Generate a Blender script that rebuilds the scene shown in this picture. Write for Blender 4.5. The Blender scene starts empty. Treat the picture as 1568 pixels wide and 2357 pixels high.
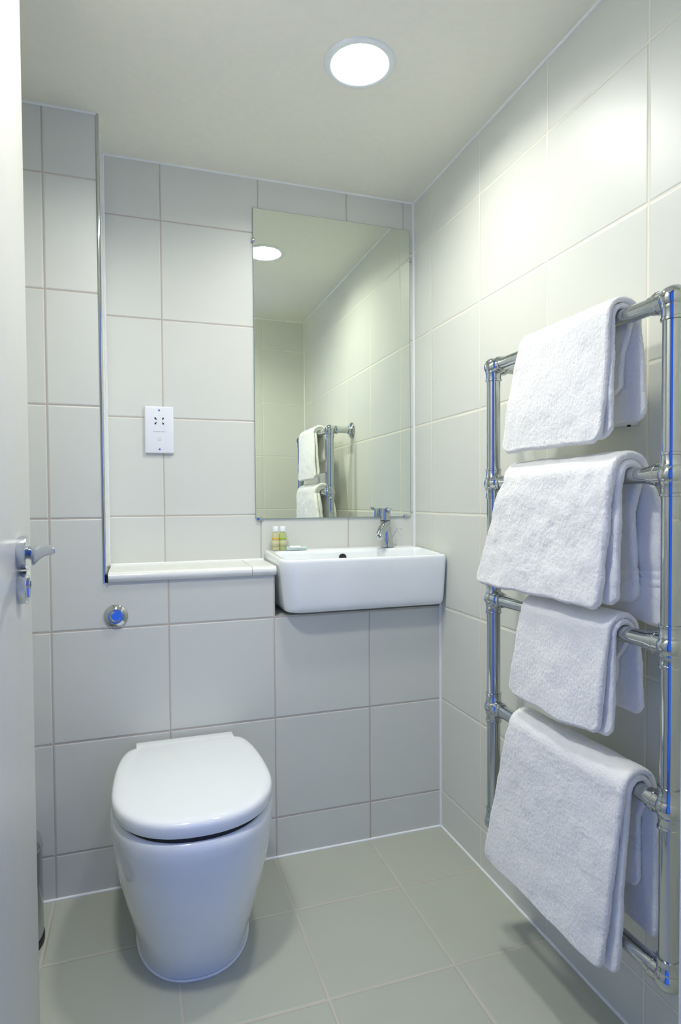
import bpy, bmesh, math, random
from mathutils import Vector, Matrix, noise
random.seed(4)
S = bpy.context.scene
COL = S.collection

# ------------------------------------------------------------------ camera
cd = bpy.data.cameras.new('camera'); cam = bpy.data.objects.new('camera', cd); COL.objects.link(cam)
YAW, PITCH, ROLL = -0.319156, -0.0261696, -0.0070554
fw = Vector((-math.sin(YAW)*math.cos(PITCH), math.cos(YAW)*math.cos(PITCH), math.sin(PITCH)))
rt = Vector((math.cos(YAW), math.sin(YAW), 0)); up = rt.cross(fw)
r2 = rt*math.cos(ROLL)+up*math.sin(ROLL); u2 = -rt*math.sin(ROLL)+up*math.cos(ROLL)
M = Matrix((r2, u2, -fw)).transposed().to_4x4(); M.translation = Vector((-0.92226, -1.95715, 1.06136))
cam.matrix_world = M
cd.sensor_fit = 'HORIZONTAL'; cd.sensor_width = 36; cd.lens = 36*1404.885/1568
cd.shift_y = 11.8/1568; cd.clip_start = 0.02
S.camera = cam

# ------------------------------------------------------------------ world and exposure
HALL_COLOUR = (0.05, 0.19, 1.0); HALL_STRENGTH = 1.0
LAMP_STRENGTH = 176.0; LAMP2_STRENGTH = 235.0; LAMP_COLOUR = (1.0, 0.995, 0.925)
w = bpy.data.worlds.new('world'); S.world = w; w.use_nodes = True
w.node_tree.nodes['Background'].inputs[0].default_value = (*HALL_COLOUR, 1)
w.node_tree.nodes['Background'].inputs[1].default_value = HALL_STRENGTH
S.view_settings.view_transform = 'Standard'; S.view_settings.look = 'None'
S.view_settings.gamma = 1; S.view_settings.use_curve_mapping = False
S.view_settings.exposure = 0.06
S.cycles.max_bounces = 20; S.cycles.diffuse_bounces = 12; S.cycles.glossy_bounces = 8

# ------------------------------------------------------------------ room numbers (metres)
T = 0.30; Z0 = 0.1196; H = 2.0933; BOX = 0.1926; TX = -1.0145; YF = -1.49; XL = -1.42
LZ = 0.845      # underside of the ledge

# ------------------------------------------------------------------ helpers
def new_mat(name):
    m = bpy.data.materials.new(name); m.use_nodes = True
    return m, m.node_tree, m.node_tree.nodes['Principled BSDF']
def simple(name, col, rough=.5, metal=0, noise_amt=.03, scale=30, bump=0, **kw):
    m, t, b = new_mat(name)
    tc = t.nodes.new('ShaderNodeTexCoord'); n = t.nodes.new('ShaderNodeTexNoise'); n.inputs['Scale'].default_value = scale
    t.links.new(tc.outputs['Object'], n.inputs['Vector'])
    mx = t.nodes.new('ShaderNodeMix'); mx.data_type = 'RGBA'
    mx.inputs[6].default_value = (*[c*(1-noise_amt) for c in col], 1); mx.inputs[7].default_value = (*[min(1, c*(1+noise_amt)) for c in col], 1)
    t.links.new(n.outputs['Fac'], mx.inputs[0]); t.links.new(mx.outputs[2], b.inputs['Base Color'])
    b.inputs['Roughness'].default_value = rough; b.inputs['Metallic'].default_value = metal
    if bump:
        bp = t.nodes.new('ShaderNodeBump'); bp.inputs['Strength'].default_value = bump; bp.inputs['Distance'].default_value = .002
        t.links.new(n.outputs['Fac'], bp.inputs['Height']); t.links.new(bp.outputs[0], b.inputs['Normal'])
    for k, v in kw.items(): b.inputs[k].default_value = v
    return m
def mth(t, op, a, b=None, c=None):
    n = t.nodes.new('ShaderNodeMath'); n.operation = op
    for i, x in enumerate((a, b, c)):
        if x is None: continue
        if isinstance(x, (int, float)): n.inputs[i].default_value = x
        else: t.links.new(x, n.inputs[i])
    return n.outputs[0]
def tile_mat(name, ax, off_a, off_z, col, grout, rough=.42, gw=.0022, axz=2, extra=None, spec=.35):
    """square tiles on world axes ax / axz; grout lines where (coord-off)/T is whole"""
    m, t, b = new_mat(name)
    g = t.nodes.new('ShaderNodeNewGeometry'); s = t.nodes.new('ShaderNodeSeparateXYZ'); t.links.new(g.outputs['Position'], s.inputs[0])
    def dist(o, off):
        f = mth(t, 'PINGPONG', mth(t, 'SUBTRACT', o, off - 30*T), T/2)
        return f                                     # 0 on a line .. T/2 mid tile
    da = dist(s.outputs[ax], off_a); dz = dist(s.outputs[axz], off_z)
    if extra:
        e = mth(t, 'ABSOLUTE', mth(t, 'SUBTRACT', s.outputs[ax], extra[0]))
        below = mth(t, 'LESS_THAN', s.outputs[axz], extra[1])
        da = mth(t, 'MINIMUM', da, mth(t, 'ADD', e, below))
    d = mth(t, 'MINIMUM', da, dz)
    mask = t.nodes.new('ShaderNodeMapRange'); mask.inputs[1].default_value = gw*.5; mask.inputs[2].default_value = gw*.85
    t.links.new(d, mask.inputs[0])
    hgt = t.nodes.new('ShaderNodeMapRange'); hgt.interpolation_type = 'SMOOTHSTEP'; hgt.inputs[1].default_value = gw*.4; hgt.inputs[2].default_value = gw*1.9
    t.links.new(d, hgt.inputs[0])
    # per-tile tone and soft glaze mottling
    n = t.nodes.new('ShaderNodeTexNoise'); n.inputs['Scale'].default_value = 9; n.inputs['Detail'].default_value = 3
    t.links.new(g.outputs['Position'], n.inputs['Vector'])
    ia = mth(t, 'FLOOR', mth(t, 'DIVIDE', mth(t, 'SUBTRACT', s.outputs[ax], off_a), T))
    iz = mth(t, 'FLOOR', mth(t, 'DIVIDE', mth(t, 'SUBTRACT', s.outputs[axz], off_z), T))
    cv = t.nodes.new('ShaderNodeCombineXYZ'); t.links.new(ia, cv.inputs[0]); t.links.new(iz, cv.inputs[1])
    wn = t.nodes.new('ShaderNodeTexWhiteNoise'); t.links.new(cv.outputs[0], wn.inputs['Vector'])
    k = mth(t, 'ADD', mth(t, 'MULTIPLY', n.outputs['Fac'], .03), mth(t, 'MULTIPLY_ADD', wn.outputs['Value'], .025, .973))
    tc = t.nodes.new('ShaderNodeVectorMath'); tc.operation = 'SCALE'; tc.inputs[0].default_value = col; t.links.new(k, tc.inputs['Scale'])
    # grout stains
    n2 = t.nodes.new('ShaderNodeTexNoise'); n2.inputs['Scale'].default_value = 4; t.links.new(g.outputs['Position'], n2.inputs['Vector'])
    gm = t.nodes.new('ShaderNodeMix'); gm.data_type = 'RGBA'; t.links.new(n2.outputs['Fac'], gm.inputs[0])
    gm.inputs[6].default_value = (*[c*.8 for c in grout], 1); gm.inputs[7].default_value = (*[min(1, c*1.15) for c in grout], 1)
    mx = t.nodes.new('ShaderNodeMix'); mx.data_type = 'RGBA'
    t.links.new(mask.outputs[0], mx.inputs[0]); t.links.new(gm.outputs[2], mx.inputs[6]); t.links.new(tc.outputs[0], mx.inputs[7])
    t.links.new(mx.outputs[2], b.inputs['Base Color'])
    rr = mth(t, 'MULTIPLY_ADD', mask.outputs[0], rough-.85, .85); t.links.new(rr, b.inputs['Roughness'])
    bp = t.nodes.new('ShaderNodeBump'); bp.inputs['Distance'].default_value = .0012; bp.inputs['Strength'].default_value = .9
    hh = mth(t, 'MULTIPLY_ADD', n.outputs['Fac'], .05, hgt.outputs[0])
    t.links.new(hh, bp.inputs['Height']); t.links.new(bp.outputs[0], b.inputs['Normal'])
    return m

def link(name, me, mat, parent=None, smooth=False):
    o = bpy.data.objects.new(name, me); COL.objects.link(o)
    if mat: me.materials.append(mat)
    if smooth:
        for p in me.polygons: p.use_smooth = True
    if parent: o.parent = parent
    return o
def obj(name, bm, mat, parent=None, smooth=False, auto=None):
    me = bpy.data.meshes.new(name); bmesh.ops.recalc_face_normals(bm, faces=bm.faces)
    bm.to_mesh(me); bm.free()
    o = link(name, me, mat, parent, smooth or auto is not None)
    if auto is not None:
        me.set_sharp_from_angle(angle=math.radians(auto))
    return o
def add_box(bm, x0, x1, y0, y1, z0, z1, bev=0, seg=2):
    r = bmesh.ops.create_cube(bm, size=1)
    for v in r['verts']:
        v.co = Vector((x0+(v.co.x+.5)*(x1-x0), y0+(v.co.y+.5)*(y1-y0), z0+(v.co.z+.5)*(z1-z0)))
    if bev:
        es = {e for v in r['verts'] for e in v.link_edges}
        bmesh.ops.bevel(bm, geom=list(es), offset=bev, segments=seg, affect='EDGES', profile=.5)
def box(name, x0, x1, y0, y1, z0, z1, mat, parent=None, bev=0, seg=2):
    bm = bmesh.new(); add_box(bm, x0, x1, y0, y1, z0, z1, bev, seg)
    return obj(name, bm, mat, parent, auto=40 if bev else None)
def add_lathe(bm, prof, origin, axis='Z', n=40):
    """prof: (r, h) pairs along an axis; closed at radius 0 ends by caps"""
    A = {'X': (Vector((0,1,0)), Vector((0,0,1)), Vector((1,0,0))), 'Y': (Vector((1,0,0)), Vector((0,0,1)), Vector((0,1,0))),
         'Z': (Vector((1,0,0)), Vector((0,1,0)), Vector((0,0,1)))}[axis] if isinstance(axis, str) else None
    if A is None:
        d = Vector(axis).normalized(); q = d.orthogonal().normalized(); A = (q, d.cross(q), d)
    o = Vector(origin); rings = []
    for r, h in prof:
        rings.append([bm.verts.new(o + A[2]*h + (A[0]*math.cos(2*math.pi*i/n)+A[1]*math.sin(2*math.pi*i/n))*max(r, 1e-5)) for i in range(n)])
    for a, b in zip(rings, rings[1:]):
        for i in range(n): bm.faces.new((a[i], a[(i+1) % n], b[(i+1) % n], b[i]))
    bm.faces.new(rings[0][::-1]); bm.faces.new(rings[-1])
def add_ring(bm, prof, o, n=64):
    rings = [[bm.verts.new((o[0]+r*math.cos(2*math.pi*i/n), o[1]+r*math.sin(2*math.pi*i/n), o[2]+h)) for i in range(n)] for r, h in prof]
    for a, b in zip(rings, rings[1:]+rings[:1]):
        for i in range(n): bm.faces.new((a[i], a[(i+1) % n], b[(i+1) % n], b[i]))
def lathe(name, prof, origin, mat, axis='Z', parent=None, n=40, auto=35):
    bm = bmesh.new(); add_lathe(bm, prof, origin, axis, n); return obj(name, bm, mat, parent, auto=auto)
def add_tube(bm, pts, rad, n=16, flat=None):
    pts = [Vector(p) for p in pts]; rings = []
    rads = rad if isinstance(rad, (list, tuple)) else [rad]*len(pts)
    prev = None
    for i, p in enumerate(pts):
        d = (pts[min(i+1, len(pts)-1)]-pts[max(i-1, 0)]).normalized()
        q = (d.orthogonal() if prev is None else prev-d*prev.dot(d)).normalized(); prev = q; s = d.cross(q)
        rr = rads[i]; ra, rb = rr if isinstance(rr, (tuple, list)) else (rr, rr)
        rings.append([bm.verts.new(p+q*math.cos(2*math.pi*k/n)*ra+s*math.sin(2*math.pi*k/n)*rb) for k in range(n)])
    for a, b in zip(rings, rings[1:]):
        for k in range(n): bm.faces.new((a[k], a[(k+1) % n], b[(k+1) % n], b[k]))
    bm.faces.new(rings[0][::-1]); bm.faces.new(rings[-1])
def tube(name, pts, rad, mat, parent=None, n=16, auto=50):
    bm = bmesh.new(); add_tube(bm, pts, rad, n); return obj(name, bm, mat, parent, auto=auto)
def loft(bm, rings, cap0=True, cap1=True):
    vs = [[bm.verts.new(p) for p in r] for r in rings]; n = len(vs[0])
    for a, b in zip(vs, vs[1:]):
        for k in range(n): bm.faces.new((a[k], a[(k+1) % n], b[(k+1) % n], b[k]))
    if cap0: bm.faces.new(vs[0][::-1])
    if cap1: bm.faces.new(vs[-1])
    return vs
def struct(o): o['kind'] = 'structure'; return o
def empty(name, loc, label, cat, group=None):
    o = bpy.data.objects.new(name, None); COL.objects.link(o); o.location = loc; o.empty_display_size = .05
    bpy.context.view_layer.update()
    return tag(o, label, cat, group)
def tag(o, label, cat, group=None):
    o['label'] = label; o['category'] = cat
    if group: o['group'] = group
    return o
def adopt(root):
    """children were modelled in room coordinates: keep them there"""
    inv = Matrix.Translation(root.location).inverted()
    for c in root.children: c.matrix_parent_inverse = inv

# ------------------------------------------------------------------ materials
WALL = (0.68, 0.69, 0.63); GROUT_L = (0.85, 0.81, 0.68); GROUT_D = (0.52, 0.46, 0.40)
m_right = tile_mat('wall_tile_right', 1, -0.1327, Z0, WALL, GROUT_L, gw=.0030)
m_back = tile_mat('wall_tile_back', 0, -0.2473, Z0, WALL, GROUT_D, extra=(-0.040, Z0+6*T), gw=.0024)
m_box = tile_mat('wall_tile_boxing', 0, -0.2471, Z0, WALL, GROUT_D, gw=.0026)
m_side = tile_mat('wall_tile_side', 1, -0.1327, Z0, WALL, GROUT_L)
m_front = tile_mat('wall_tile_front', 0, -0.2456, Z0, WALL, GROUT_L)
m_floor = tile_mat('floor_tile', 0, -0.2524, -0.1386, (0.455, 0.475, 0.395), (0.55, 0.51, 0.42), rough=.38, gw=.0034, axz=1)
m_ceil = simple('ceiling_paint', (0.84, 0.82, 0.73), .75, bump=.05, scale=60)
m_seal = simple('white_sealant', (0.86, 0.88, 0.86), .35)
m_white_tile = simple('white_glazed_tile', (0.82, 0.83, 0.79), .15)
m_ceramic = simple('white_ceramic', (0.85, 0.88, 0.89), .06, noise_amt=.01, **{'Coat Weight': .4, 'Coat Roughness': .03})
m_plastic = simple('white_plastic', (0.82, 0.84, 0.87), .25)
m_chrome = simple('chrome', (0.56, 0.59, 0.60), .06, 1, .02)
m_chrome_dull = simple('satin_chrome', (0.66, 0.69, 0.72), .16, 1, .02)
m_steel = simple('brushed_steel', (0.50, 0.54, 0.56), .22, 1, .04, 80)
m_dark = simple('black_rubber_and_gap_shade', (0.012, 0.012, 0.014), .5)
m_door = simple('door_paint', (0.74, 0.74, 0.69), .32, bump=.03, scale=25)
m_grey_print = simple('grey_print', (0.30, 0.33, 0.38), .5)
m_wood_dark = simple('dark_gap', (0.03, 0.03, 0.03), .8)
# mirror: silvered glass with a faint green cast
m_mirror, t_, b_ = new_mat('mirror_silvering'); b_.inputs['Base Color'].default_value = (0.84, 0.89, 0.80, 1); b_.inputs['Metallic'].default_value = 1; b_.inputs['Roughness'].default_value = .0
m_medge = simple('mirror_edge_glass', (0.30, 0.38, 0.33), .1)
# towel
m_towel, t_, b_ = new_mat('terry_towel')
tc = t_.nodes.new('ShaderNodeTexCoord')
n1 = t_.nodes.new('ShaderNodeTexNoise'); n1.inputs['Scale'].default_value = 420; n1.inputs['Detail'].default_value = 2
n3 = t_.nodes.new('ShaderNodeTexNoise'); n3.inputs['Scale'].default_value = 120; n3.inputs['Detail'].default_value = 4
for n_ in (n1, n3): t_.links.new(tc.outputs['Object'], n_.inputs['Vector'])
ad = mth(t_, 'ADD', n1.outputs['Fac'], n3.outputs['Fac'])
bp = t_.nodes.new('ShaderNodeBump'); bp.inputs['Strength'].default_value = .6; bp.inputs['Distance'].default_value = .0013
t_.links.new(ad, bp.inputs['Height']); t_.links.new(bp.outputs[0], b_.inputs['Normal'])
b_.inputs['Base Color'].default_value = (0.88, 0.872, 0.832, 1); b_.inputs['Roughness'].default_value = .95
b_.inputs['Sheen Weight'].default_value = .5; b_.inputs['Sheen Roughness'].default_value = .5
b_.inputs['Specular IOR Level'].default_value = .1
m_band = simple('woven_towel_band', (0.84, 0.85, 0.86), .8, bump=.4, scale=300)
# lamp diffuser
def lamp_mat(name, st):
    m, t, b = new_mat(name); b.inputs['Base Color'].default_value = (.9, .9, .9, 1)
    b.inputs['Emission Color'].default_value = (*LAMP_COLOUR, 1); b.inputs['Emission Strength'].default_value = st
    return m
m_lamp1 = lamp_mat('lamp_diffuser', LAMP_STRENGTH); m_lamp2 = lamp_mat('lamp_diffuser_door_side', LAMP2_STRENGTH)

# ------------------------------------------------------------------ structure
struct(box('floor', XL-.1, .1, -2.7, .1, -.1, 0, m_floor))
LAMPS = [(-.4115, -.580), (-1.00, -1.02)]
def ceiling():
    cu = bpy.data.curves.new('ceiling', 'CURVE'); cu.dimensions = '2D'; cu.fill_mode = 'BOTH'
    def loop(pts):
        sp = cu.splines.new('POLY'); sp.points.add(len(pts)-1); sp.use_cyclic_u = True
        for p, (x, y) in zip(sp.points, pts): p.co = (x, y, 0, 1)
    loop([(XL-.1, -1.59), (.1, -1.59), (.1, .1), (XL-.1, .1)])
    for lx, ly in LAMPS: loop([(lx+.075*math.cos(2*math.pi*i/64), ly+.075*math.sin(2*math.pi*i/64)) for i in range(64)])
    o = bpy.data.objects.new('ceiling', cu); COL.objects.link(o)
    me = bpy.data.meshes.new_from_object(o.evaluated_get(bpy.context.evaluated_depsgraph_get())); bpy.data.objects.remove(o)
    bm = bmesh.new(); bm.from_mesh(me)
    for v in bm.verts: v.co.z = H
    ed = [e for e in bm.edges if e.is_boundary]
    r = bmesh.ops.extrude_edge_only(bm, edges=ed)
    for v in [g for g in r['geom'] if isinstance(g, bmesh.types.BMVert)]: v.co.z = H+.06
    add_box(bm, XL-.1, .1, -1.59, .1, H+.06, H+.1)
    return obj('ceiling', bm, m_ceil)
struct(ceiling())
struct(box('wall_right', 0, .1, -1.59, .1, 0, H, m_right))
struct(box('wall_back', TX, 0, 0, .1, 0, H, m_back))
struct(box('wall_left', XL-.1, XL, -1.59, .1, 0, H, m_side))
# boxed-in pipe duct: full height on the left, ledge height across the room, lower below the basin
def boxing():
    bm = bmesh.new()
    add_box(bm, XL, TX, -BOX, .1, 0, H)
    add_box(bm, TX, -.545, -BOX, 0, 0, LZ)
    add_box(bm, -.545, 0, -BOX, 0, 0, .722)
    return obj('wall_boxing', bm, m_box)
struct(boxing())
# reveal of the duct: plain tile face towards the recess
struct(box('trim_reveal', TX, TX+.004, -BOX+.008, 0, LZ+.02, H, m_white_tile))
# front wall round the doorway
def front():
    bm = bmesh.new(); add_box(bm, -.38, 0, YF-.1, YF, 0, H); add_box(bm, XL, -1.145, YF-.1, YF, 0, H); add_box(bm, -1.145, -.38, YF-.1, YF, 2.02, H)
    return obj('wall_front', bm, m_front)
struct(front())
# sealant beads
def bead(name, p0, p1, r=.0045): return struct(tube(name, [p0, p1], r, m_seal, n=8))
bead('trim_1', (-.001, -.001, .90), (-.001, -.001, H), .0055)
bead('trim_2', (-.001, -BOX-.001, 0), (-.001, -BOX-.001, .73), .005)
bead('trim_3', (XL, -BOX-.001, .001), (0, -BOX-.001, .001), .0045)
bead('trim_4', (-.001, YF, .001), (-.001, -BOX, .001), .0040)
bead('trim_5', (TX, -.001, H-.001), (0, -.001, H-.001), .004)
bead('trim_6', (-.001, YF, H-.001), (-.001, 0, H-.001), .0045)
bead('trim_7', (XL, -BOX-.001, H-.001), (TX, -BOX-.001, H-.001), .004)
bead('trim_8', (TX+.005, -.001, .87), (TX+.005, -.001, H), .0045)
bead('trim_9', (XL+.001, YF, .001), (XL+.001, -BOX, .001), .004)
bead('trim_10', (TX, -.001, .874), (-.54, -.001, .874), .004)
bead('trim_11', (-.001, YF+.001, .01), (-.001, YF+.001, H), .004)
bead('trim_12', (-.38, YF+.001, H-.001), (0, YF+.001, H-.001), .004)
# chrome tile edge strip on the duct corner, dark end at its foot
struct(tube('trim_13', [(TX+.001, -BOX+.003, LZ), (TX+.001, -BOX+.003, H)], .0055, m_chrome, n=20))
struct(box('trim_14', TX+.006, TX+.0105, -BOX-.009, -BOX+.004, LZ, LZ+.021, m_dark))
# door frame jambs and head
struct(box('trim_15', -.40, -.38, YF-.1, YF+.012, 0, 2.04, m_door, bev=.003))
struct(box('trim_16', -1.165, -1.145, YF-.1, YF+.012, 0, 2.04, m_door, bev=.003))
struct(box('trim_17', -1.145, -.40, YF-.1, YF+.012, 2.02, 2.04, m_door))

# ------------------------------------------------------------------ toilet
def dring(z, hw, yb, yf, back_hw, n=64, e=2.25, ymid=None, q=2.6):
    """D outline: flat back at yb (half width back_hw), widest hw at ymid, rounded front at yf"""
    cx = -.808; pts = []
    if ymid is None: ymid = yb + (yf-yb)*.50
    for i in range(n+1):                              # front curve, right to left
        a = math.pi*i/n; c, s = math.cos(a), math.sin(a)
        x = hw*math.copysign(abs(c)**(2/e), c); y = ymid + (yf-ymid)*abs(s)**(2/e)
        pts.append((cx+x, y, z))
    m = 16
    for i in range(1, m+1):                            # left side going back
        t = i/m; pts.append((cx-(back_hw+(hw-back_hw)*math.sqrt(max(0, 1-t**q))), ymid+(yb-ymid)*t, z))
    for i in range(m, 0, -1):
        t = i/m; pts.append((cx+(back_hw+(hw-back_hw)*math.sqrt(max(0, 1-t**q))), ymid+(yb-ymid)*t, z))
    return pts
toilet = empty('toilet', (-.808, -.42, 0), 'white back-to-wall toilet with closed rounded lid and tapered pan', 'toilet')
bm = bmesh.new(); rings = []
YB = -BOX-.001
for z, hw, yf, bh in [(0.000, .131, -.590, .120), (.006, .133, -.592, .121), (.03, .1355, -.597, .122), (.08, .1475, -.613, .129), (.14, .1615, -.636, .136), (.20, .174, -.658, .142),
                      (.25, .1815, -.672, .146), (.29, .186, -.682, .149), (.32, .1880, -.6875, .151), (.338, .1882, -.6890, .151), (.348, .1870, -.6878, .150), (.354, .1845, -.6852, .148), (.3575, .1810, -.6815, .145), (.3585, .177, -.6775, .142)]:
    rings.append(dring(z, hw, YB, yf, bh))
loft(bm, rings); obj('pan', bm, m_ceramic, toilet, auto=60)
bm = bmesh.new()
loft(bm, [dring(z, hw, YB-.004, yf, .128) for z, hw, yf in [(.3575, .178, -.678), (.3700, .178, -.678)]]); obj('lid_gap_shade', bm, m_dark, toilet)  # black insert under the lid, paints the shade of the gap above the pan
bm = bmesh.new(); rings = []
for z, d in [(.3690, .003), (.3702, .001), (.3725, 0), (.389, 0), (.394, .0012), (.398, .004), (.4005, .008), (.4022, .016), (.403, .03)]:
    rings.append(dring(z, .1845-d, -.236-d*.4, -.6845+d, .142-d, ymid=-.470, q=2.1))
loft(bm, rings)
obj('lid', bm, m_ceramic, toilet, auto=60)
box('hinge_block', -.808-.131, -.808+.131, -.275, -.207, .356, .4029, m_ceramic, toilet, bev=.003, seg=3)
bm = bmesh.new(); pr = [Vector(p) for p in dring(.002, .1335, YB, -.5945, .1215)[0:81]]; add_tube(bm, pr, .0032, 8); obj('sealant_line', bm, m_seal, toilet, True)
adopt(toilet)

# ------------------------------------------------------------------ washbasin
BX0, BX1, BYF = -.537, -.004, -.250
def bz(y, z): return z + (.0065 if z > .8 else 0)*(1 - 2*abs(y)/.25)*1.0
def brect(x0, x1, y0, y1, z, rf, n=10, rb=.004, tilt=True):
    """rounded rectangle; rf = (left-front, right-front) radii"""
    P = []
    def arc(cx, cy, r, a0, a1):
        for i in range(n+1):
            a = a0+(a1-a0)*i/n; P.append((cx+r*math.cos(a), cy+r*math.sin(a)))
    h = math.pi/2
    arc(x0+rf[0], y0+rf[0], rf[0], 2*h, 3*h); arc(x1-rf[1], y0+rf[1], rf[1], 3*h, 4*h)
    arc(x1-rb, y1-rb, rb, 0, h); arc(x0+rb, y1-rb, rb, h, 2*h)
    return [(x, y, bz(y, z) if tilt else z) for x, y in P]
basin = empty('washbasin', (-.27, -.12, .73), 'white rectangular ceramic washbasin half set into the tiled ledge', 'washbasin')
bm = bmesh.new(); R = []
for z, ins, in [(.733, .022), (.7345, .014), (.739, .008), (.747, .005), (.76, .0035), (.80, .002), (.85, .0008), (.888, .0), (.8935, .0012), (.897, .0035), (.8985, .007)]:
    taper = (.8985-z)*.085
    R.append(brect(BX0+ins+taper*.9, BX1-ins*.7-taper*.25, BYF+ins+taper*.25, -.001, z, (.042+ins*.2, .018)))
# rim to bowl
for z, l, r, f, b, rr in [(.8985, .014, .012, .012, .058, .036), (.8965, .017, .015, .015, .062, .036), (.888, .0205, .018, .018, .066, .038), (.84, .030, .026, .024, .072, .04), (.80, .045, .04, .034, .08, .045), (.772, .075, .07, .055, .095, .05), (.765, .12, .115, .08, .11, .03)]:
    R.append(brect(BX0+l, BX1-r, BYF+f, -b, z, (rr*.95, rr*.6), rb=min(rr, .03)))
loft(bm, R); obj('bowl', bm, m_ceramic, basin, auto=50)
bm = bmesh.new(); add_lathe(bm, [(.0001, -.004), (.0125, -.004), (.0125, .0)], (-.292, -.0672, .8775), 'Y', 24); obj('overflow_hole', bm, m_dark, basin)
bm = bmesh.new(); add_lathe(bm, [(.0001, 0), (.02, 0), (.022, .002), (.012, .004), (.0001, .004)], (-.27, -.15, .765), 'Z', 24); obj('waste', bm, m_chrome, basin, True)
adopt(basin)

# ------------------------------------------------------------------ tap
tap = empty('mixer_tap', (-.118, -.032, .905), 'chrome mixer tap at the right back corner of the washbasin', 'tap')
tx, ty, tz = -.118, -.032, .904
bm = bmesh.new()
def ell(cx, cy, z, a, b, n=28): return [(cx+a*math.cos(2*math.pi*i/n), cy+b*math.sin(2*math.pi*i/n), z) for i in range(n)]
loft(bm, [ell(tx+dx, ty, tz+h, a, b) for h, a, b, dx in [(0, .0235, .023, 0), (.003, .0235, .023, 0), (.006, .021, .021, 0), (.02, .0188, .019, -.001), (.04, .0172, .018, -.003), (.058, .0168, .0178, -.005), (.076, .0172, .0178, -.007), (.088, .0176, .0178, -.008)]])
obj('body', bm, m_chrome, tap, auto=50)
bm = bmesh.new()
add_tube(bm, [(tx-.004, ty-.004, tz+.078), (tx-.018, ty-.018, tz+.070), (tx-.034, ty-.037, tz+.060), (tx-.047, ty-.054, tz+.050), (tx-.055, ty-.064, tz+.042)], [.0155, .0155, .015, .0135, .0115], 20)
obj('spout', bm, m_chrome, tap, auto=60)
lathe('aerator', [(.0098, 0), (.0105, .002), (.0105, .011), (.009, .012)], (tx-.053, ty-.061, tz+.031), m_chrome_dull, 'Z', tap, 24)
lathe('handle_ring', [(.0165, 0), (.0165, .003)], (tx-.008, ty, tz+.0875), m_dark, 'Z', tap, 28)
hd = lathe('handle', [(.0165, 0), (.0178, .001), (.0180, .030), (.0172, .037), (.013, .041), (.0001, .0425)], (tx-.008, ty, tz+.0905), m_chrome, 'Z', tap, 32)
bm = bmesh.new(); add_tube(bm, [(tx-.008, ty-.006, tz+.122), (tx-.010, ty-.03, tz+.127), (tx-.013, ty-.060, tz+.131)], [(.006, .011), (.004, .010), (.003, .008)], 14)
obj('lever', bm, m_chrome, tap, True)
bm = bmesh.new(); add_tube(bm, [(tx+.024, ty+.010, tz+.012), (tx+.022, ty+.012, tz+.03), (tx+.034, ty+.012, tz+.05), (tx+.042, ty+.012, tz+.062), (tx+.047, ty+.010, tz+.063), (tx+.058, ty+.006, tz+.057)], .0011, 8)
obj('plug_rod', bm, m_chrome, tap, True)
adopt(tap)

# ------------------------------------------------------------------ ledge shelf
def bull(name, x0, x1):
    bm = bmesh.new(); zt, zb, yfr = LZ+.027, LZ, -.204
    prof = [(-.002, zb+.002), (-.002, zt+.002), (yfr+.020, zt)]
    for i in range(9):
        a = math.pi/2 + math.pi*i/8*.97
        prof.append((yfr+.013+.013*math.cos(a), (zt+zb)/2+.0135*math.sin(a)))
    prof += [(yfr+.016, zb), (-.06, zb)]
    loft(bm, [[(x, y, z) for y, z in prof] for x in (x0, x1)]); return obj(name, bm, m_white_tile, ledge, auto=50)
ledge = empty('ledge_shelf', (-.78, -.1, LZ), 'white glazed tile ledge with rounded front edge left of the washbasin', 'shelf')
ledge['label'] = 'white glazed tile ledge with rounded front edge, left of the washbasin'
bull('tile_cap', TX+.011, -.6125); bull('tile_cap', -.611, -.5415)
adopt(ledge)

# ------------------------------------------------------------------ mirror
mir = empty('wall_mirror', (-.292, -.003, 1.0), 'tall frameless rectangular wall mirror above the washbasin', 'mirror')
box('glass', -.5645, -.0185, -.0055, -.0005, 1.0065, 1.9965, m_medge, mir)
bm = bmesh.new(); vs = [bm.verts.new(p) for p in [(-.5635, -.0057, 1.0075), (-.0195, -.0057, 1.0075), (-.0195, -.0057, 1.9955), (-.5635, -.0057, 1.9955)]]; bm.faces.new(vs); obj('reflective_face', bm, m_mirror, mir)
for x, z, ww, hh in [(-.564, 1.895, .010, .014), (-.0185, 1.895, .010, .014), (-.552, 1.006, .018, .009), (-.038, 1.008, .012, .010)]:
    box('clip', x-ww/2, x+ww/2, -.010, -.0005, z-hh/2, z+hh/2, m_chrome, mir, bev=.0015)
adopt(mir)

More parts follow.
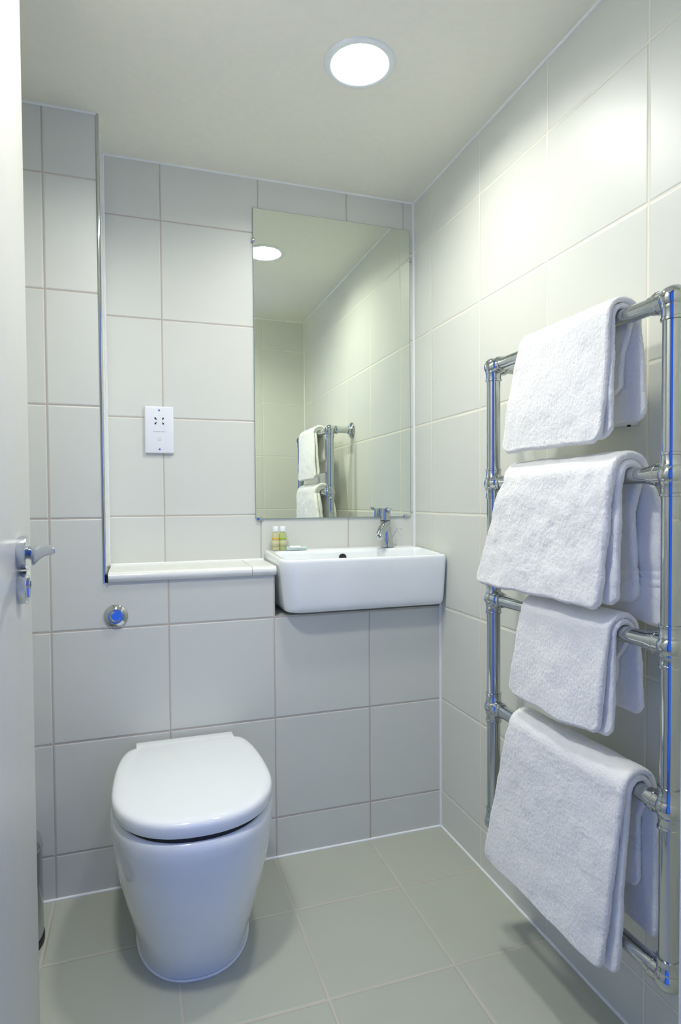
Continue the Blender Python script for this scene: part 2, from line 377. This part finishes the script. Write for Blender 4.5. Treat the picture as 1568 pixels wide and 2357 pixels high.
# ------------------------------------------------------------------ shaver socket
sx0, sx1, sz0, sz1 = -.9015, -.8165, 1.2115, 1.3540
sk = empty('shaver_socket', (-.859, 0, 1.283), 'white rectangular shaver socket plate with small dark pin holes on the tiled wall', 'socket')
box('plate', sx0, sx1, -.011, -.0003, sz0, sz1, m_plastic, sk, bev=.004, seg=3)
def disc(name, x, z, r, mat, par, y=-.0112, d=.0006): return lathe(name, [(r, 0), (r, d)], (x, y-d*.5, z), mat, 'Y', par, 16)
cx_ = -.859
for dx, dz in [(-.0115, .034), (.0115, .034), (-.0115, .019), (.0115, .019)]:
    bm = bmesh.new(); s = 1 if dx > 0 else -1; k = 1 if dz > .03 else -1
    X, Z_ = cx_+dx, 1.283+dz
    add_lathe(bm, [(.0026, 0), (.0026, .0008)], (X, -.0116, Z_+k*.0008), 'Y', 14)
    add_box(bm, X-(.0030 if s > 0 else -.0002), X+(.0002 if s > 0 else .0045)-(0), -.0116, -.0108, Z_-k*.0022-.0012, Z_-k*.0022+.0012)
    obj('pin_hole', bm, m_dark, sk)
for z in (sz0+.012, sz1-.012): disc('screw', cx_, z, .0028, m_steel, sk)
def text(body, x, z, size, par, name='lettering'):
    cu = bpy.data.curves.new(name, 'FONT'); cu.body = body; cu.size = size; cu.align_x = 'CENTER'; cu.align_y = 'CENTER'; cu.extrude = .0001
    o = bpy.data.objects.new(name, cu); COL.objects.link(o)
    dg = bpy.context.evaluated_depsgraph_get(); me = bpy.data.meshes.new_from_object(o.evaluated_get(dg)); bpy.data.objects.remove(o)
    me.transform(Matrix.Translation((x, -.0112, z)) @ Matrix.Rotation(math.pi/2, 4, 'X'))
    o = link(name, me, m_grey_print, par); return o
text('SHAVERS ONLY', cx_, 1.283-.006, .0052, sk)
bm = bmesh.new(); add_box(bm, cx_-.004, cx_+.004, -.0113, -.0110, 1.2575, 1.2583); add_box(bm, cx_-.005, cx_+.004, -.0113, -.0110, 1.2505, 1.2515); add_box(bm, cx_-.005, cx_-.0042, -.0113, -.0110, 1.2505, 1.2540); add_box(bm, cx_+.0032, cx_+.004, -.0113, -.0110, 1.2505, 1.2540)
obj('symbol', bm, m_grey_print, sk)
adopt(sk)

# ------------------------------------------------------------------ flush button
fb = empty('flush_button', (-.9857, -BOX, .7527), 'round chrome flush button on the tiled duct below the ledge', 'flush button')
lathe('collar', [(.0315, 0), (.0315, -.002), (.029, -.005), (.0195, -.0105), (.0185, -.0105), (.0185, -.006)], (-.9857, -BOX-.0003, .7527), m_chrome, 'Y', fb, 48, 25)
lathe('push_button', [(.0175, 0), (.0175, -.0105), (.0165, -.0118), (.0120, -.0122), (.0112, -.0114), (.0001, -.0114)], (-.9857, -BOX-.0003, .7527), m_chrome, 'Y', fb, 40, 25)
adopt(fb)

# ------------------------------------------------------------------ heated towel rail
RX, YA, YN = -.105, -.668, -1.190
RUNGS = [1.382, 1.101, .822, .556, .272]
rail = empty('heated_towel_rail', (RX, (YA+YN)/2, RUNGS[-1]), 'chrome heated towel rail of two posts and five rungs on the right wall', 'towel rail')
for y in (YA, YN): tube('post', [(RX, y, RUNGS[-1]-.01), (RX, y, RUNGS[0]+.005)], .0160, m_chrome, rail, 36)
for z in RUNGS:
    tube('rung', [(RX, YN, z), (RX, YA, z)], .0145, m_chrome, rail, 32)
    for y in (YA, YN):
        bm = bmesh.new()
        s = .0215
        prof = [(s*math.sin(math.pi*i/16)+.0012*0, -s*math.cos(math.pi*i/16)) for i in range(17)]
        prof = [(max(r*1.06, .0001), h) for r, h in prof]
        add_lathe(bm, prof, (RX, y, z), 'Z', 32)
        hi = z != RUNGS[0]; lo = z != RUNGS[-1]
        cp = [(.0163, 0), (.0185, .001), (.0192, .004), (.0185, .007), (.0178, .008), (.0178, .020), (.0192, .021), (.0192, .025), (.0163, .026)]
        if hi: add_lathe(bm, cp, (RX, y, z+.010), 'Z', 32)
        if lo: add_lathe(bm, [(r, -h) for r, h in cp], (RX, y, z-.010), 'Z', 32)
        dy = 1 if y == YN else -1
        add_lathe(bm, [(.0150, dy*.010), (.0185, dy*.013), (.0185, dy*.024), (.0196, dy*.025), (.0196, dy*.029), (.0170, dy*.0305), (.0170, dy*.040), (.0150, dy*.041)], (RX, y, z), 'Y', 32)
        obj('joint', bm, m_chrome, rail, auto=40)
for z in (RUNGS[0], RUNGS[-1]):
    for y in (YA, YN):
        bm = bmesh.new()
        add_tube(bm, [(RX, y, z), (-.004, y, z)], .0145, 28)
        add_lathe(bm, [(.0175, .022), (.0185, .024), (.0185, .032), (.0145, .034)], (RX, y, z), 'X', 28)
        add_lathe(bm, [(.0150, 0), (.019, .003), (.020, .010), (.024, .012), (.033, .0155), (.035, .019), (.035, .0215), (.034, .0225)], (-.0230, y, z), 'X', 36)
        obj('wall_bracket', bm, m_chrome, rail, auto=40)
adopt(rail)

# ------------------------------------------------------------------ towels
tex = bpy.data.textures.new('pile', 'CLOUDS'); tex.noise_scale = .0036; tex.noise_depth = 2
tex2 = bpy.data.textures.new('crumple', 'CLOUDS'); tex2.noise_scale = .045; tex2.noise_depth = 2
def slab(bm, zr, R, t, zf, zb, yA, yN, lean=0.0, leanb=0.0, seed=0, bands=(), cut=(0, 0)):
    """one folded layer hanging over the rung: R = radius of its middle line, t = thickness,
    zf/zb = bottom heights front and back, yA(z_drop, side)/yN = far and near edges"""
    path = []                                       # (x, z, nx, nz, side, drop)
    stp = .005
    n = max(2, int((zr-zf)/stp))
    for i in range(n+1):
        z = zf+(zr-zf)*i/n; d = zr-z
        path.append((RX-R-lean*d, z, -1, lean, -1, d))
    m = max(10, int(math.pi*R/.004))
    for i in range(1, m):
        a = math.pi - math.pi*i/m
        path.append((RX+R*math.cos(a), zr+R*math.sin(a), math.cos(a), math.sin(a), math.cos(a), 0))
    n = max(2, int((zr-zb)/stp))
    for i in range(n+1):
        z = zr-(zr-zb)*i/n; d = zr-z
        path.append((RX+R+leanb*d, z, 1, 0, 1, d))
    P = len(path); NY = 74
    def point(i, v, off):
        x, z, nx, nz, side, d = path[i]
        # soft ends along the path
        L = i*stp; L2 = (P-1-i)*stp; e = min(L, L2)
        k = math.sqrt(max(0, 1-(1-min(1, e/(t*.5)))**2)) if e < t*.5 else 1
        ya, yn = yA(d, side), yN(d, side)
        w = abs(yn-ya); vv = v*w; ev = min(vv, w-vv); kk = math.sqrt(max(0, 1-(1-min(1, ev/(t*.5)))**2)) if ev < t*.5 else 1
        # rounded bottom corners
        q = .012; 
        if e < q and ev < q:
            pass
        y = ya+(yn-ya)*v
        wob = (noise.noise(Vector((y*9+seed, z*6, side*2+seed)))*.0055 + noise.noise(Vector((y*22, z*18+seed, side))) * .0022) * min(1, d/.04+.12)
        dz = noise.noise(Vector((y*11+seed*3, side*5, seed)))*.007*min(1, d/.1)
        tt = off*t*.5*k*kk
        if side > 0:
            for bz_ in bands: tt *= 1-.38*math.exp(-((z-bz_)/.0035)**2)
        sag = 0
        if d > 0: z2 = z + dz
        else: z2 = z
        rc = .024; cr = (rc-math.sqrt(max(0, rc*rc-(rc-ev)**2)) if ev < rc else 0)*max(0, 1-e/.07)*(1 if d > .03 else 0)
        return Vector((x+nx*tt+wob*.8*(1 if side >= 0 else 1), y, z2+nz*tt+cr))
    vs_t = [v for v in [0, .0025, .006, .011, .018, .026]]
    vlist = vs_t + [ .026+(1-.052)*j/(NY) for j in range(1, NY)] + [1-v for v in reversed(vs_t)]
    outer = [[bm.verts.new(point(i, v, 1)) for v in vlist] for i in range(P)]
    inner = [[bm.verts.new(point(i, v, -1)) for v in vlist] for i in range(P)]
    K = len(vlist)
    for g, fl in ((outer, 0), (inner, 1)):
        for i in range(P-1):
            for j in range(K-1):
                f = (g[i][j], g[i+1][j], g[i+1][j+1], g[i][j+1]); bm.faces.new(f if fl else f[::-1])
    for i in range(P-1):
        for j in (0, K-1): bm.faces.new((outer[i][j], outer[i+1][j], inner[i+1][j], inner[i][j]))
    for i in (0, P-1):
        for j in range(K-1): bm.faces.new((outer[i][j], outer[i][j+1], inner[i][j+1], inner[i][j]))
def lerp(a, b, t): return a+(b-a)*max(0, min(1, t))
def towel(label, zr, ta, A, B, lean, seed, crumple=.004):
    """A, B = outer and inner folded layer: dict(zf, zb, far_top, far_bottom, near_top, near_bottom, back_far, back_near)"""
    bm = bmesh.new()
    for k, L in enumerate((A, B)):
        t = ta; R = .0150 + t*.5 + (t if k == 0 else 0)
        def yA(d, side, L=L):
            f = lerp(L['ft'], L['fb'], (d/(zr-L['zf']))**.75 if d > 0 else 0); b = lerp(L['ft'], L['kf'], d/.1)
            return f if side < 0 else b
        def yN(d, side, L=L):
            f = lerp(L['nt'], L['nb'], d/(zr-L['zf'])); b = lerp(L['nt'], L['kn'], d/.06)
            return f if side < 0 else b
        slab(bm, zr, R, t*.96, L['zf'], L['zb'], yA, yN, lean=lean*(1 if k == 0 else .25), leanb=L.get('lb', 0), seed=seed+k*7, bands=L.get('bands', ()))
    bmesh.ops.remove_doubles(bm, verts=bm.verts, dist=.00005)
    o = obj('bath_towel', bm, m_towel, None, True)
    tag(o, label, 'towel', 'white towels on the heated rail')
    d1 = o.modifiers.new('crumple', 'DISPLACE'); d1.texture = tex2; d1.strength = crumple; d1.mid_level = .5; d1.texture_coords = 'GLOBAL'
    sd = o.modifiers.new('fine', 'SUBSURF'); sd.subdivision_type = 'SIMPLE'; sd.levels = 1; sd.render_levels = 1
    d2 = o.modifiers.new('pile', 'DISPLACE'); d2.texture = tex; d2.strength = .0026; d2.mid_level = .5; d2.texture_coords = 'GLOBAL'
    return o
towel('small white towel folded over the top rung, topmost of the four', RUNGS[0], .0115,
      dict(zf=1.163, zb=1.200, ft=-.822, fb=-.770, nt=-1.088, nb=-1.076, kf=-.80, kn=-1.094, lb=.05),
      dict(zf=1.170, zb=1.252, ft=-.826, fb=-.775, nt=-1.086, nb=-1.084, kf=-.83, kn=-1.060), .030, 1)
towel('large thick white towel with crumpled front, second from the top of the rail', RUNGS[1], .0155,
      dict(zf=.864, zb=.836, ft=-.775, fb=-.672, nt=-1.104, nb=-1.085, kf=-.74, kn=-1.130, lb=.06, bands=(.905, .922, .937)),
      dict(zf=.872, zb=.872, ft=-.780, fb=-.690, nt=-1.106, nb=-1.103, kf=-.77, kn=-1.086, lb=.05, bands=(.905, .922, .937)), .045, 11, .0065)
towel('small white towel hanging half hidden below the large crumpled one', RUNGS[2], .0115,
      dict(zf=.630, zb=.668, ft=-.832, fb=-.792, nt=-1.090, nb=-1.070, kf=-.81, kn=-1.094, lb=.05),
      dict(zf=.634, zb=.712, ft=-.836, fb=-.797, nt=-1.092, nb=-1.088, kf=-.83, kn=-1.053), .030, 23)
towel('large white towel at the bottom, hanging nearest the floor', RUNGS[3], .0125,
      dict(zf=.214, zb=.282, ft=-.788, fb=-.706, nt=-1.128, nb=-1.088, kf=-.76, kn=-1.133, lb=.02),
      dict(zf=.212, zb=.362, ft=-.792, fb=-.712, nt=-1.128, nb=-1.104, kf=-.79, kn=-1.106, bands=(.440, .455)), .030, 37)

# ------------------------------------------------------------------ spur box behind the towel
sp = empty('switch_box', (0, -.972, 1.247), 'small white switch box on the right wall behind the topmost towel', 'switch')
box('housing', -.026, -.0004, -1.015, -.930, 1.205, 1.290, m_plastic, sp, bev=.003)
lathe('cable_grommet', [(.0035, 0), (.0035, .004)], (-.018, -1.006, 1.2015), m_dark, 'Z', sp, 14)
adopt(sp)

# ------------------------------------------------------------------ ceiling lights
def lamp(x, y, mat, label, mesh_name='ceiling_light'):
    L = empty(mesh_name, (x, y, H), label, 'ceiling light', 'recessed ceiling lights')
    bm = bmesh.new(); add_ring(bm, [(.0745, .030), (.0735, .030), (.0665, .004), (.0655, -.001), (.067, -.0035), (.071, -.0055), (.078, -.0055), (.083, -.0035), (.0845, -.0002), (.0745, -.0002)], (x, y, H))
    obj('ring', bm, m_lampring, L, auto=30)
    lathe('diffuser', [(.0728, .030), (.0728, .026), (.0720, .0245), (.04, .0235), (.0001, .0230)], (x, y, H), mat, 'Z', L, 64, 60)
    adopt(L); return L
m_lampring = simple('lamp_ring_enamel', (0.80, 0.84, 0.85), .25)
lamp(*LAMPS[0], m_lamp1, 'round white recessed ceiling light in front of the mirror')
lamp(*LAMPS[1], m_lamp2, 'round recessed ceiling light nearest the doorway')

# ------------------------------------------------------------------ toiletries
m_clear = simple('clear_plastic_bottle', (0.93, 0.95, 0.88), .12, **{'Transmission Weight': .75, 'IOR': 1.2})
def liquid(name, c): return simple(name, c, .2, **{'Transmission Weight': .35, 'IOR': 1.3})
m_liq1 = liquid('pale_amber_gel', (0.78, 0.76, 0.45)); m_liq2 = liquid('pale_green_gel', (0.66, 0.74, 0.32))
m_or = simple('orange_print', (0.72, 0.42, 0.04), .4); m_gr = simple('lime_print', (0.36, 0.58, 0.04), .4)
m_cap = simple('white_cap', (0.88, 0.91, 0.93), .3)
BZ = .9055
for x, y, liq, band, lab in [(-.5065, -.032, m_liq1, m_or, 'small clear toiletry bottle with orange band and white cap on the basin'),
                             (-.4825, -.030, m_liq2, m_gr, 'small clear toiletry bottle with lime green band and white cap on the basin')]:
    b = empty('toiletry_bottle', (x, y, BZ), lab, 'bottle', 'toiletry bottles on the washbasin')
    bm = bmesh.new()
    loft(bm, [ell(x, y, BZ+h, r, r*.72, 24) for h, r in [(0, .0095), (.001, .0108), (.003, .0114), (.050, .0114), (.055, .0105), (.0575, .0070), (.060, .0062)]])
    obj('flask', bm, liq, b, auto=50)
    bm = bmesh.new(); loft(bm, [ell(x, y, BZ+h, .0117, .0085, 24) for h in (.0345, .0395)]); obj('band', bm, band, b, True)
    bm = bmesh.new(); loft(bm, [ell(x, y, BZ+h, .0117, .0085, 24) for h in (.010, .030)]); obj('paper_label', bm, m_liq1, b, True)
    lathe('cap', [(.0085, .0590), (.0090, .060), (.0088, .074), (.0075, .0765), (.0001, .077)], (x, y, BZ), m_cap, 'Z', b, 24)
    adopt(b)
dish = empty('soap_dish', (-.47, -.042, BZ), 'small clear glass soap dish beside the toiletry bottles', 'dish')
m_glass = simple('frosted_glass', (0.86, 0.95, 0.93), .15, **{'Transmission Weight': .5, 'IOR': 1.3})
bm = bmesh.new()
loft(bm, [brect(-.462-hx, -.462+hx, -.034-hy, -.034+hy, BZ-.0005+h, (.008, .008), rb=.008, tilt=False) for h, hx, hy in [(0, .030, .014), (.001, .033, .017), (.007, .036, .020), (.0085, .035, .019), (.004, .031, .015), (.003, .029, .013)]])
for v in bm.verts: v.co.x += .022; v.co.y -= .0
obj('tray', bm, m_glass, dish, auto=40)
box('soap_bar', -.462, -.424, -.045, -.024, BZ+.0028, BZ+.012, m_cap, dish, bev=.0035, seg=3)
adopt(dish)

# ------------------------------------------------------------------ pedal bin
bx, by, br = -1.244, -.345, .087
pb = empty('pedal_bin', (bx, by, 0), 'shiny steel pedal bin in the corner behind the open door', 'bin')
lathe('body', [(br-.006, .016), (br-.001, .017), (br, .02), (br, .227), (br+.0015, .229), (br+.0015, .234), (br-.001, .236)], (bx, by, 0), m_steel, 'Z', pb, 64)
lathe('lid', [(br-.001, .236), (br+.001, .238), (br-.002, .248), (br-.012, .262), (br-.035, .276), (br-.060, .282), (.0001, .284)], (bx, by, 0), m_chrome_dull, 'Z', pb, 64)
lathe('base_ring', [(br-.004, 0), (br+.002, .001), (br+.002, .014), (br-.002, .017)], (bx, by, 0), m_dark, 'Z', pb, 64)
bm = bmesh.new(); add_tube(bm, [(bx+.030, by-.070, .012), (bx+.046, by-.095, .014), (bx+.052, by-.108, .016)], [(.006, .016), (.006, .018), (.004, .014)], 12)
obj('pedal', bm, m_dark, pb, True)
adopt(pb)

# ------------------------------------------------------------------ door
DX, DE, DZ0 = -1.100, -.793, .006
door = struct(box('door_1', DX-.042, DX, YF, DE, DZ0, 2.015, m_door, bev=.002))
HY = -.905
hnd = lathe('door_handle', [(.026, 0), (.0265, .001), (.0265, .0115), (.0255, .013), (.0001, .013)], (DX, HY, .985), m_chrome_dull, 'X', door, 48, 30)
hnd['label'] = 'chrome lever handle'
bm = bmesh.new(); pts = []; rad = []
for s, x, dz, ra, rb in [(0, .010, 0, .0095, .0095), (0, .014, 0, .0095, .0098), (.003, .019, -.0005, .0090, .0110), (.010, .0225, -.0015, .0072, .0128), (.022, .0245, -.003, .0055, .0135), (.040, .0265, -.004, .0046, .0130), (.058, .0310, -.0015, .0042, .0115), (.076, .0385, .004, .0038, .0098), (.094, .0480, .009, .0034, .0085), (.110, .0570, .0110, .0030, .0072), (.122, .0630, .0105, .0024, .0055), (.127, .0660, .0095, .0010, .0025)]:
    pts.append((DX+x, HY-s, .985+dz)); rad.append((ra, rb))
rings = []
for i, (p, (ra, rb)) in enumerate(zip(pts, rad)):
    a = Vector(pts[max(0, i-1)]); b2 = Vector(pts[min(len(pts)-1, i+1)]); d = (b2-a).normalized()
    zz = Vector((0, 0, 1)); zz = (zz-d*zz.dot(d)).normalized(); ss = d.cross(zz)
    rings.append([tuple(Vector(p)+ss*math.cos(2*math.pi*k/20)*ra+zz*math.sin(2*math.pi*k/20)*rb) for k in range(20)])
loft(bm, rings); lv = obj('lever', bm, m_chrome_dull, hnd, True)
lock = lathe('door_lock', [(.0252, 0), (.0257, .001), (.0257, .0115), (.0247, .013), (.0190, .0130), (.0185, .012), (.0001, .012)], (DX, HY, .931), m_chrome_dull, 'X', door, 48, 30)
bm = bmesh.new(); add_lathe(bm, [(.0085, .011), (.0085, .0155), (.0078, .016), (.0001, .016)], (DX, HY, .937), 'X', 24); add_box(bm, DX+.011, DX+.0145, HY-.005, HY+.005, .915, .937, .002)
kc = obj('key_cylinder', bm, m_chrome_dull, lock, auto=30)
box('key_slot', DX+.0155, DX+.0164, HY-.001, HY+.001, .932, .9405, m_dark, kc)

bpy.context.view_layer.update()
